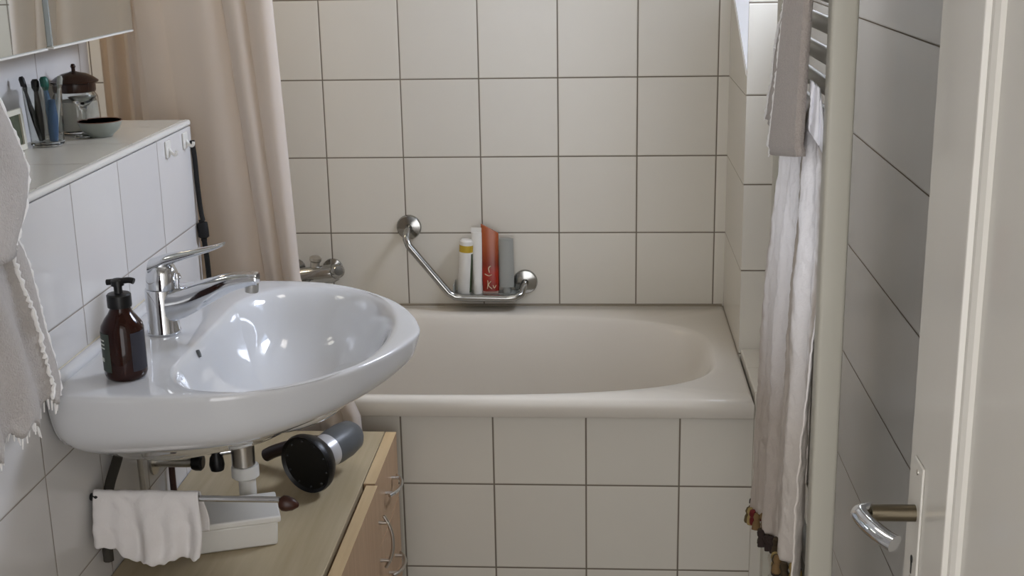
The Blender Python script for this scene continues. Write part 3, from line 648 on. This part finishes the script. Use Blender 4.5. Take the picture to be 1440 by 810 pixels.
# ------------------------------------------------------------------ cable beside the ledge end
bm = bmesh.new()
tube(bm, spline([(-0.6965,-0.786,1.128),(-0.6945,-0.785,1.09),(-0.694,-0.784,1.04),(-0.6915,-0.785,0.99),(-0.688,-0.786,0.965)], 8), 0.0048, 10)
tube(bm, spline([(-0.6925,-0.786,0.968),(-0.690,-0.787,0.955),(-0.6885,-0.788,0.94),(-0.6885,-0.788,0.925)], 5), [0.0048]*3+[0.011]*10+[0.006]*3, 10)
tube(bm, spline([(-0.6885,-0.788,0.93),(-0.686,-0.788,0.89),(-0.685,-0.788,0.85),(-0.685,-0.79,0.80)], 6), 0.0052, 10)
tag(obj('power_cable', bm, M['rubber']), 'black cable hanging at the end of the tiled ledge', 'cable')
for y, l in ((-0.925, 'small white adhesive hook on ledge front, nearer one'), (-0.822, 'small white adhesive hook on ledge front, beside the cable')):
    t = thing('adhesive_hook', l, 'hook', (-0.70, y, 1.13), 'hooks on the ledge front')
    bm = bxs((-0.7004, -0.6965, y-0.013, y+0.013, 1.118, 1.150)); obj('plate', bm, M['white_plastic'], t, bevel=0.0015)
    bm = bmesh.new(); tube(bm, spline([(-0.697,y,1.135),(-0.690,y,1.124),(-0.684,y,1.124),(-0.682,y,1.131)],4), 0.003, 10); obj('hook', bm, M['white_plastic'], t)

# ------------------------------------------------------------------ mirror cabinet
mc = thing('mirror_cabinet', 'white wall cabinet with mirror doors above the tiled ledge', 'cabinet', (-0.86, -1.2, 1.35))
obj('carcass', bxs((-0.9095, -0.822, -1.95, -0.772, 1.349, 2.0)), M['white_plastic'], mc, bevel=0.002)
for (a, b) in ((-1.148, -0.767), (-1.555, -1.171), (-1.95, -1.578)):
    d = obj('mirror_door', bxs((-0.818, -0.8015, a, b, 1.3435, 2.0)), M['mirror'], mc, bevel=0.0015, bseg=1)
    obj('edge_strip', bxs((-0.8185, -0.8005, a, b, 1.3405, 1.3435)), M['white_plastic'], d, smooth=False)
for a, b in ((-1.171, -1.148), (-1.578, -1.555)): obj('gap_strip', bxs((-0.822, -0.812, a, b, 1.3445, 2.0)), mat('grey_gap', '#8c8b85', 0.5), mc, smooth=False)

# ------------------------------------------------------------------ things on the ledge
ZL = 1.1685
# glass tumbler with brushes
gx, gy = -0.858, -1.083
t = thing('toothbrush_glass', 'clear glass tumbler holding blue and black brushes on ledge', 'glass', (gx, gy, ZL))
bm = bmesh.new(); lathe(bm, [(0,0.0005),(0.0255,0.0005),(0.028,0.003),(0.0335,0.105),(0.0318,0.105),(0.0262,0.008),(0,0.008)], (gx,gy,ZL), seg=40); obj('tumbler', bm, M['clear'], t)
def brush(name, label, base, top, r, m, head=None, hm=None, cat='toothbrush'):
    t = thing(name, label, cat, base, 'brushes in the glass')
    bm = bmesh.new(); b, tp = Vector(base), Vector(top); d = tp-b
    tube(bm, [b, b+d*0.25, b+d*0.6, b+d*0.85, tp], [r*0.8, r, r*1.05, r*0.75, r*0.6], 14); obj('handle', bm, m, t)
    if head:
        bm = bmesh.new(); dd = d.normalized(); tube(bm, [tp-dd*0.004, tp+dd*0.004, tp+dd*(head-0.004), tp+dd*head], [r*0.6, r*1.15, r*1.15, r*0.7], 14); obj('cap', bm, hm or m, t)
zb = ZL+0.0095
brush('toothbrush', 'black toothbrush leaning left in the glass', (-0.862,-1.098,zb), (-0.884,-1.092,zb+0.088), 0.0045, M['black'], 0.024, M['black'])
brush('toothbrush', 'grey-brown toothbrush with black cap in the glass', (-0.868,-1.082,zb), (-0.868,-1.085,zb+0.088), 0.0060, mat('dark_grey_brown', '#3a332c', 0.5), 0.018, M['black'])
brush('toothbrush', 'blue toothbrush with green cap in the glass', (-0.845,-1.080,zb), (-0.852,-1.082,zb+0.090), 0.0065, mat('blue_plastic', '#4f7394', 0.4), 0.020, mat('green_plastic', '#1f5a4c', 0.4))
brush('comb', 'broad blue handle standing at right in the glass', (-0.842,-1.094,zb), (-0.838,-1.094,zb+0.072), 0.0085, mat('slate_blue_plastic', '#49688c', 0.5), None, cat='comb')
brush('toothbrush', 'white toothbrush at the right rim of the glass', (-0.850,-1.068,zb), (-0.832,-1.070,zb+0.092), 0.0042, M['white_plastic'], 0.018, M['frosty'])
# lidded jar
jx, jy = -0.862, -0.930
t = thing('lidded_jar', 'glass jar with dark brown pointed lid on the ledge', 'jar', (jx, jy, ZL))
bm = bmesh.new(); lathe(bm, [(0,0.0005),(0.036,0.0005),(0.0395,0.004),(0.041,0.03),(0.039,0.066),(0.0335,0.075),(0.0318,0.075),(0.037,0.064),(0.039,0.03),(0.0375,0.006),(0,0.005)], (jx,jy,ZL), seg=44); obj('glass_jar', bm, M['clear'], t)
bm = bmesh.new(); lathe(bm, [(0,0.006),(0.0365,0.006),(0.038,0.03),(0.0365,0.058),(0,0.060)], (jx,jy,ZL), seg=36); obj('cotton_filling', bm, mat('white_cotton_wool', '#cfc9bd', 0.95, bump=0.8, bscale=90), t)
bm = bmesh.new(); lathe(bm, [(0,0.0755),(0.036,0.0755),(0.037,0.079),(0.037,0.091),(0.0425,0.0925),(0.043,0.095),(0.034,0.102),(0.022,0.108),(0.009,0.111),(0.0035,0.113),(0.0035,0.118),(0.005,0.121),(0.003,0.126),(0,0.1265)], (jx,jy,ZL), seg=44); obj('lid', bm, M['brown_glaze'], t)['label'] = 'dark brown pagoda-shaped lid with knob'
# goblet in front of the jar
qx, qy = -0.826, -0.955
t = thing('egg_cup', 'small clear glass goblet in front of the lidded jar', 'goblet', (qx, qy-0.035, ZL))
bm = bmesh.new(); lathe(bm, [(0,0.0005),(0.020,0.0005),(0.020,0.003),(0.006,0.007),(0.0045,0.02),(0.0045,0.045),(0.008,0.055),(0.019,0.066),(0.025,0.073),(0.0238,0.073),(0.017,0.067),(0,0.058)], (qx,qy-0.035,ZL), seg=36); obj('goblet', bm, M['clear'], t)
# grey bowl
wx, wy = -0.800, -0.985
t = thing('grey_bowl', 'shallow grey ceramic bowl with brown rim on the ledge', 'bowl', (wx, wy, ZL))
bm = bmesh.new(); lathe(bm, [(0,0.0005),(0.020,0.0005),(0.022,0.003),(0.033,0.013),(0.039,0.026),(0.0395,0.0285),(0.038,0.0285),(0.031,0.015),(0.019,0.006),(0,0.005)], (wx,wy,ZL), seg=44); obj('bowl', bm, mat('grey_ceramic', '#8d938c', 0.3, var=0.08, vscale=30), t)
bm = bmesh.new(); lathe(bm, [(0.0378,0.0284),(0.0388,0.0294),(0.0398,0.0284),(0.0388,0.0278),(0.0378,0.0284)], (wx,wy,ZL), seg=44); obj('rim', bm, mat('brown_rim', '#6b4a3a', 0.4), t)
# little framed picture at far left
t = thing('picture_frame', 'small white framed picture leaning at left end of ledge', 'picture', (-0.895, -1.135, ZL))
def lean_box(bm, x0, x1, y0, y1, z0, z1):
    v = box(bm, x0, x1, y0, y1, z0, z1)
    for q in v: q.co.x -= (q.co.z-ZL)*0.05
bm = bmesh.new()
for b_ in ((-0.884,-0.878,-1.21,-1.120,ZL+0.0005,ZL+0.010),(-0.884,-0.878,-1.21,-1.120,ZL+0.062,ZL+0.071),(-0.884,-0.878,-1.128,-1.119,ZL+0.010,ZL+0.062),(-0.884,-0.878,-1.21,-1.202,ZL+0.010,ZL+0.062)): lean_box(bm, *b_)
obj('frame', bm, mat('cream_frame', '#d8d4c4', 0.5), t)
bm = bmesh.new(); lean_box(bm, -0.884, -0.8815, -1.203, -1.127, ZL+0.009, ZL+0.063); obj('picture', bm, mat('dark_green_picture', '#4a4f3c', 0.6, var=0.8, vscale=60), t)

# ------------------------------------------------------------------ towel radiator on the right wall
RX = 0.404
rd = thing('towel_radiator', 'cream towel radiator with horizontal tubes on the right wall', 'radiator', (RX, -1.4, 0.35))
for y in (-1.662, -1.195):
    bm = bmesh.new()
    rings = []
    for z in (0.30, 0.305, 1.895, 1.90):
        k = 0.9 if z in (0.30, 1.90) else 1.0
        rings.append([Vector((RX + 0.0165*k*math.copysign(abs(math.cos(a))**0.28, math.cos(a)), y + 0.016*k*math.copysign(abs(math.sin(a))**0.28, math.sin(a)), z)) for a in (2*PI*q/28 for q in range(28))])
    loft(bm, rings)
    o = obj('upright', bm, M['radiator'], rd)
    for v in o.data.vertices: v.co.x += -0.0018*(v.co.z + 0.35 - 1.0)/0.42
zs = [0.34+0.039*k for k in range(40)]
for k, z in enumerate(zs):
    if k in (9, 10, 19, 20, 29): continue
    bm = bmesh.new(); tube(bm, spline([(RX+0.004, -1.652, z), (RX+0.002, -1.60, z), (RX+0.001, -1.43, z), (RX+0.002, -1.27, z), (RX+0.004, -1.205, z)], 3), 0.0110, 12)
    o = obj('tube', bm, M['radiator'], rd)
    for v in o.data.vertices: v.co.x += -0.0018*(z - 1.0)/0.42
for y in (-1.60, -1.25):
    for z in (0.40, 1.75):
        bm = bmesh.new(); tube(bm, [(RX+0.012, y, z), (0.5536, y, z)], 0.008, 12); obj('wall_bracket', bm, M['radiator'], rd)

# ------------------------------------------------------------------ long striped towel
TX = 0.358
LF = [(-1.315, 1.30), (-1.295, 1.17), (-1.257, 1.086), (-1.202, 0.957), (-1.162, 0.82), (-1.118, 0.677), (-1.103, 0.535), (-1.095, 0.40)]
def zi(pts, z):
    for (y0, z0), (y1, z1) in zip(pts, pts[1:]):
        if z0 >= z >= z1: return y0+(y1-y0)*(z0-z)/(z0-z1)
    return pts[0][0] if z > pts[0][1] else pts[-1][0]
TX = 0.381
def long_fn(u, v):
    # u 0 far .. 1 near; v 0 top .. 1 hem ; front sheet on the room side of the tubes
    z = 1.262 - v*(0.742 - 0.125*u)
    yf = zi(LF, z); yn = -1.642
    y = yf + (yn-yf)*u
    A = 0.0035 + 0.0045*min(1, v*3)
    ph = 2.4*math.sin(v*2.0)
    x = TX + 0.002*v + 1.35*A*math.sin(u*22 + ph*0.35) + A*0.35*math.sin(u*57+1.3+v*2) + 0.003*noise.noise(Vector((u*9, v*6, 1.7)))
    x += 0.0022*noise.noise(Vector((u*38, v*26, 4.1))) + 0.0012*noise.noise(Vector((u*80, v*60, 2.2)))
    if u > 0.93: x += 0.013*((u-0.93)/0.07)*max(0, min(1, (z-0.80)/0.25))
    y += 0.010*math.cos(u*22 + ph*0.35)*min(1, v*3)*0.6*math.sin(PI*u)
    return Vector((x, y, z))
lt = thing('hammam_towel', 'long striped taupe and white towel with tassels on the radiator', 'towel', (TX, -1.35, 0.5))
bm = sheet(long_fn, 170, 170); obj('woven_cloth', bm, M['hammam'], lt, solid=0.0025, angle=180)
# folded-over top, rear layer behind the tubes
def back_fn(u, v):
    p = long_fn(u, 0.0); 
    if v < 0.4:
        a = v/0.4*PI; return Vector((RX-0.012-(RX-0.012-p.x)*math.cos(a), p.y, 1.262 + 0.028*math.sin(a)))
    return Vector((RX-0.012+(RX-0.012-p.x), p.y+0.02, 1.262-(v-0.4)*0.8))
bm = sheet(back_fn, 60, 24); obj('folded_top', bm, M['hammam'], lt, solid=0.002, angle=180)
cols = ['#54462c', '#6d5534', '#2a1d18', '#8a7340', '#5e1616', '#1e1b19', '#695c4d', '#8f7b4c', '#3a2e1c']
TM = [mat('tassel_yarn_%d' % i, c, 0.9) for i, c in enumerate(cols)]
for k in range(34):
    u = k/33; p = long_fn(u, 1.0)
    bm = bmesh.new(); L_ = random.uniform(0.020, 0.030); dx = random.uniform(-0.006, 0.004)
    lathe(bm, [(0,0.005),(0.005,0.003),(0.0070,-0.004),(0.0048,-0.009),(0.0070,-0.015),(0.0078,-L_),(0,-L_-0.001)], p+Vector((dx*0.6-0.003, random.uniform(-.004, .004), random.uniform(-.006, .002))), (dx*40, random.uniform(-.3, .3), 1), seg=9)
    obj('tassel', bm, TM[random.randrange(len(TM))], lt)
# ------------------------------------------------------------------ small taupe hand towel hung over the radiator
def ring_pts(path, closed=False): return path
st = thing('terry_towel', 'folded taupe terry towel with white fringe hanging over the radiator', 'towel', (0.345, -1.45, 1.2))
def terry_fn(u, v):
    z = 1.62 - v*(0.412 - 0.028*u)
    xf, yf = 0.350, -1.600 + 0.146*max(0, (1.62-z)/0.405)**1.5
    xn, yn = 0.369 - 0.008*v, -1.646 + 0.012*v
    t = u
    x = xf + (xn-xf)*t - 0.007*math.sin(PI*t) + 0.0015*math.sin(u*9+v*3); y = yf + (yn-yf)*t
    if v > 0.97: x += 0.003
    return Vector((x, y, z))
bm = sheet(terry_fn, 40, 60); obj('front_layer', bm, M['terry_taupe'], st, solid=0.012, angle=180)
def terry2(u, v):
    z = 1.62 - v*0.385
    yf = zi([(-1.60, 1.62), (-1.463, 1.421), (-1.385, 1.357), (-1.347, 1.292), (-1.279, 1.224)], z) + 0.003*math.sin(v*44); yn = yf - 0.13 + 0.04*v
    return Vector((0.3615 + 0.003*math.sin(u*7), yf+(yn-yf)*u, z))
bm = sheet(terry2, 14, 50); obj('rear_layer', bm, M['terry_taupe'], st, solid=0.005, angle=180)
def fringe_edge(name, fn, v0, v1, n, parent, m, rad=0.0035, du=0.0, out=(-0.001,0.007,0), off=(0,0,0)):
    bm = bmesh.new(); pts = []
    for k in range(n+1):
        v = v0+(v1-v0)*k/n; p = fn(du, v) + Vector(off) + Vector((random.uniform(-.001,.001), random.uniform(-.0015,.0015), 0)); pts.append(p)
    tube(bm, pts, [rad*random.uniform(0.7, 1.25) for _ in pts], 8)
    for p in pts[::2]:
        q = p + Vector(out)*random.uniform(0.4, 1.1) + Vector((random.uniform(-.002,.002), 0, random.uniform(-.006,.003)))
        tube(bm, [p, q], [0.0013, 0.0007], 5)
    return obj(name, bm, m, parent)
fringe_edge('fringe', terry_fn, 0, 1, 90, st, M['fringe'], 0.0032, off=(-0.0045, 0.003, 0))
fringe_edge('fringe', terry2, 0, 1, 80, st, M['fringe'], 0.003, off=(-0.0015, 0.003, 0))
# small white satin fold peeping out next to the upright
def sat_fn(u, v):
    z = 1.332 - 0.010*u - v*(0.064 + 0.020*u)
    k = 0.5+0.5*v
    return Vector((0.3725 + 0.0195*u*k, -1.628 - 0.014*u - 0.004*math.sin(u*11 + v*4) + 0.002*noise.noise(Vector((u*6, v*8, 0))), z))
bm = sheet(sat_fn, 24, 20); tag(obj('white_satin_fold', bm, M['satin'], solid=0.003, angle=180), 'crumpled white satin cloth tucked between radiator tubes above striped towel', 'cloth')

# ------------------------------------------------------------------ pale towel hanging at the left edge, in front of the ledge
lw = thing('bath_towel', 'pale grey towel hanging at left in front of the ledge', 'towel', (-0.66, -1.75, 1.2))
import bisect
def interp(pts, z):
    # pts sorted by z descending -> y
    for (y0, z0), (y1, z1) in zip(pts, pts[1:]):
        if z0 >= z >= z1: t = (z0-z)/(z0-z1) if z0 != z1 else 0; return y0+(y1-y0)*t
    return pts[-1][0] if z < pts[-1][1] else pts[0][0]
EB = [(-1.76, 1.50), (-1.73, 1.25), (-1.717, 1.211), (-1.708, 1.173), (-1.678, 1.128), (-1.641, 1.019), (-1.617, 0.918), (-1.622, 0.905)]
EA = [(-1.79, 1.52), (-1.74, 1.36), (-1.713, 1.321), (-1.692, 1.290), (-1.670, 1.254), (-1.659, 1.229), (-1.676, 1.186), (-1.707, 1.156), (-1.722, 1.14)]
def bt_fn(u, v):
    z = 1.50 - v*0.598; ye = interp(EB, z); y = ye - 0.24*u
    if v > 0.96: z -= 0.008*math.sin(u*40)
    return Vector((-0.648 + 0.010*math.sin(u*14+v*2)*min(1, u*6) + 0.004*noise.noise(Vector((u*8, v*8, 5))), y, z - 0.010*u))
bm = sheet(bt_fn, 50, 70); obj('long_layer', bm, M['terry_grey'], lw, solid=0.007, angle=180)
def at_fn(u, v):
    z = 1.52 - v*0.39; ye = interp(EA, z); y = ye - 0.18*u
    return Vector((-0.637 + 0.004*math.sin(u*11), y, z))
bm = sheet(at_fn, 30, 50); obj('short_layer', bm, M['terry_grey'], lw, solid=0.007, angle=180)
fringe_edge('edge_fringe', bt_fn, 0, 1, 110, lw, M['fringe'], 0.0036, 0.0, off=(0.001, 0.002, 0))
fringe_edge('edge_fringe', at_fn, 0, 0.97, 70, lw, M['fringe'], 0.0036, 0.0, off=(0.001, 0.002, 0))
def inner_line(u, v): 
    p = bt_fn(0.14+0.04*math.sin(v*5), v); return p + Vector((0.0055, 0, 0))
bm = bmesh.new(); pts = [inner_line(0, 0.45+0.55*k/70)+Vector((0, random.uniform(-.003,.003), 0)) for k in range(71)]; tube(bm, pts, [0.0028*random.uniform(.6,1.5) for _ in pts], 7); obj('woven_border', bm, M['fringe'], lw)
bm = bmesh.new()
for k in range(46):
    p = bt_fn(k/45, 1.0); tube(bm, [p, p+Vector((random.uniform(-.002,.002), random.uniform(-.006,.006), -random.uniform(.008,.018)))], [0.0018, 0.0009], 5)
o = obj('hem_fringe', bm, M['fringe'], lw)

# ------------------------------------------------------------------ open door at the right
DX, DE, DH = 0.455, -1.912, -2.74
dr = bpy.data.objects.new('door_1', None); C.objects.link(dr); dr.location = (DX+0.02, DH, 0); dr['kind'] = 'structure'; dr.empty_display_size = 0.05
T1 = 0.155
obj('stile', bxs((DX, DX+0.040, DE-T1, DE, 0.01, 2.02)), M['door'], dr, bevel=0.004, bseg=3)
obj('stile', bxs((DX, DX+0.040, DH, DH+T1, 0.01, 2.02)), M['door'], dr, bevel=0.003)
obj('rail', bxs((DX, DX+0.040, DH+T1, DE-T1, 0.01, 0.20)), M['door'], dr)
obj('rail', bxs((DX, DX+0.040, DH+T1, DE-T1, 1.88, 2.02)), M['door'], dr)
obj('door_panel', bxs((DX+0.012, DX+0.030, DH+T1, DE-T1, 0.20, 1.88)), M['door'], dr)
bm = bmesh.new()
ya, yb, za, zb = DE-T1, DH+T1, 0.20, 1.88
prof = [(0, 0.0), (0.002, 0.005), (0.014, 0.004), (0.020, 0.0075), (0.024, 0.015), (0.034, 0.016), (0.038, 0.012), (0.046, 0.0125)]
rings = [[Vector((DX+h, ya-w_, zb-w_)), Vector((DX+h, yb+w_, zb-w_)), Vector((DX+h, yb+w_, za+w_)), Vector((DX+h, ya-w_, za+w_))] for w_, h in prof]
loft(bm, rings, cap0=False, cap1=False); obj('panel_moulding', bm, M['door'], dr, angle=20)
dh = thing('lever', 'x', 'x') ; bpy.data.objects.remove(dh)
HY, HZ = -1.960, 0.900
hp = obj('handle_plate', bxs((DX-0.003, DX, HY-0.020, HY+0.020, HZ-0.085, HZ+0.060)), M['door'], dr, bevel=0.0025, bseg=3)
bm = bmesh.new(); tube(bm, [(DX-0.002, HY, HZ), (DX-0.050, HY, HZ)], 0.0095, 20)
obj('handle_neck', bm, mat('dull_brass', '#6d6453', 0.3, metal=0.9), hp)['label'] = 'dull brass neck'
bm = bmesh.new(); lv = spline([(DX-0.050, HY+0.006, HZ+0.002), (DX-0.062, HY-0.002, HZ+0.001), (DX-0.060, HY-0.018, HZ-0.001), (DX-0.054, HY-0.038, HZ-0.002), (DX-0.045, HY-0.055, HZ-0.004), (DX-0.038, HY-0.064, HZ-0.005)], 6)
tube(bm, lv, [0.0085+0.002*min(1, i/8) for i in range(len(lv))], 18, 0.8); obj('lever', bm, M['chrome'], hp)['label'] = 'bright chrome lever'
bm = bmesh.new(); tube(bm, [(DX-0.0036, HY, HZ-0.055), (DX-0.003, HY, HZ-0.055)], 0.0045, 14); box(bm, DX-0.0036, DX-0.003, HY-0.002, HY+0.002, HZ-0.072, HZ-0.055); obj('keyhole', bm, M['black'], hp)
bm = bmesh.new(); tube(bm, [(DX-0.004, HY, HZ+0.048), (DX-0.003, HY, HZ+0.048)], 0.003, 10); tube(bm, [(DX-0.004, HY, HZ-0.078), (DX-0.003, HY, HZ-0.078)], 0.003, 10); obj('screws', bm, M['brushed'], hp)

# ------------------------------------------------------------------ lamps out of view
t = thing('unseen_ceiling_lamp', 'unseen round white ceiling lamp in the middle of the bathroom', 'lamp', (-0.05, -1.3, 2.5))
bm = bmesh.new(); lathe(bm, [(0,0),(0.17,0),(0.17,-0.03),(0.15,-0.045),(0,-0.05)], (-0.05, -1.3, 2.499), seg=40); obj('lamp_shade', bm, emit_mat('lit_opal_glass', (1.0, 0.93, 0.85), 1.0), t)
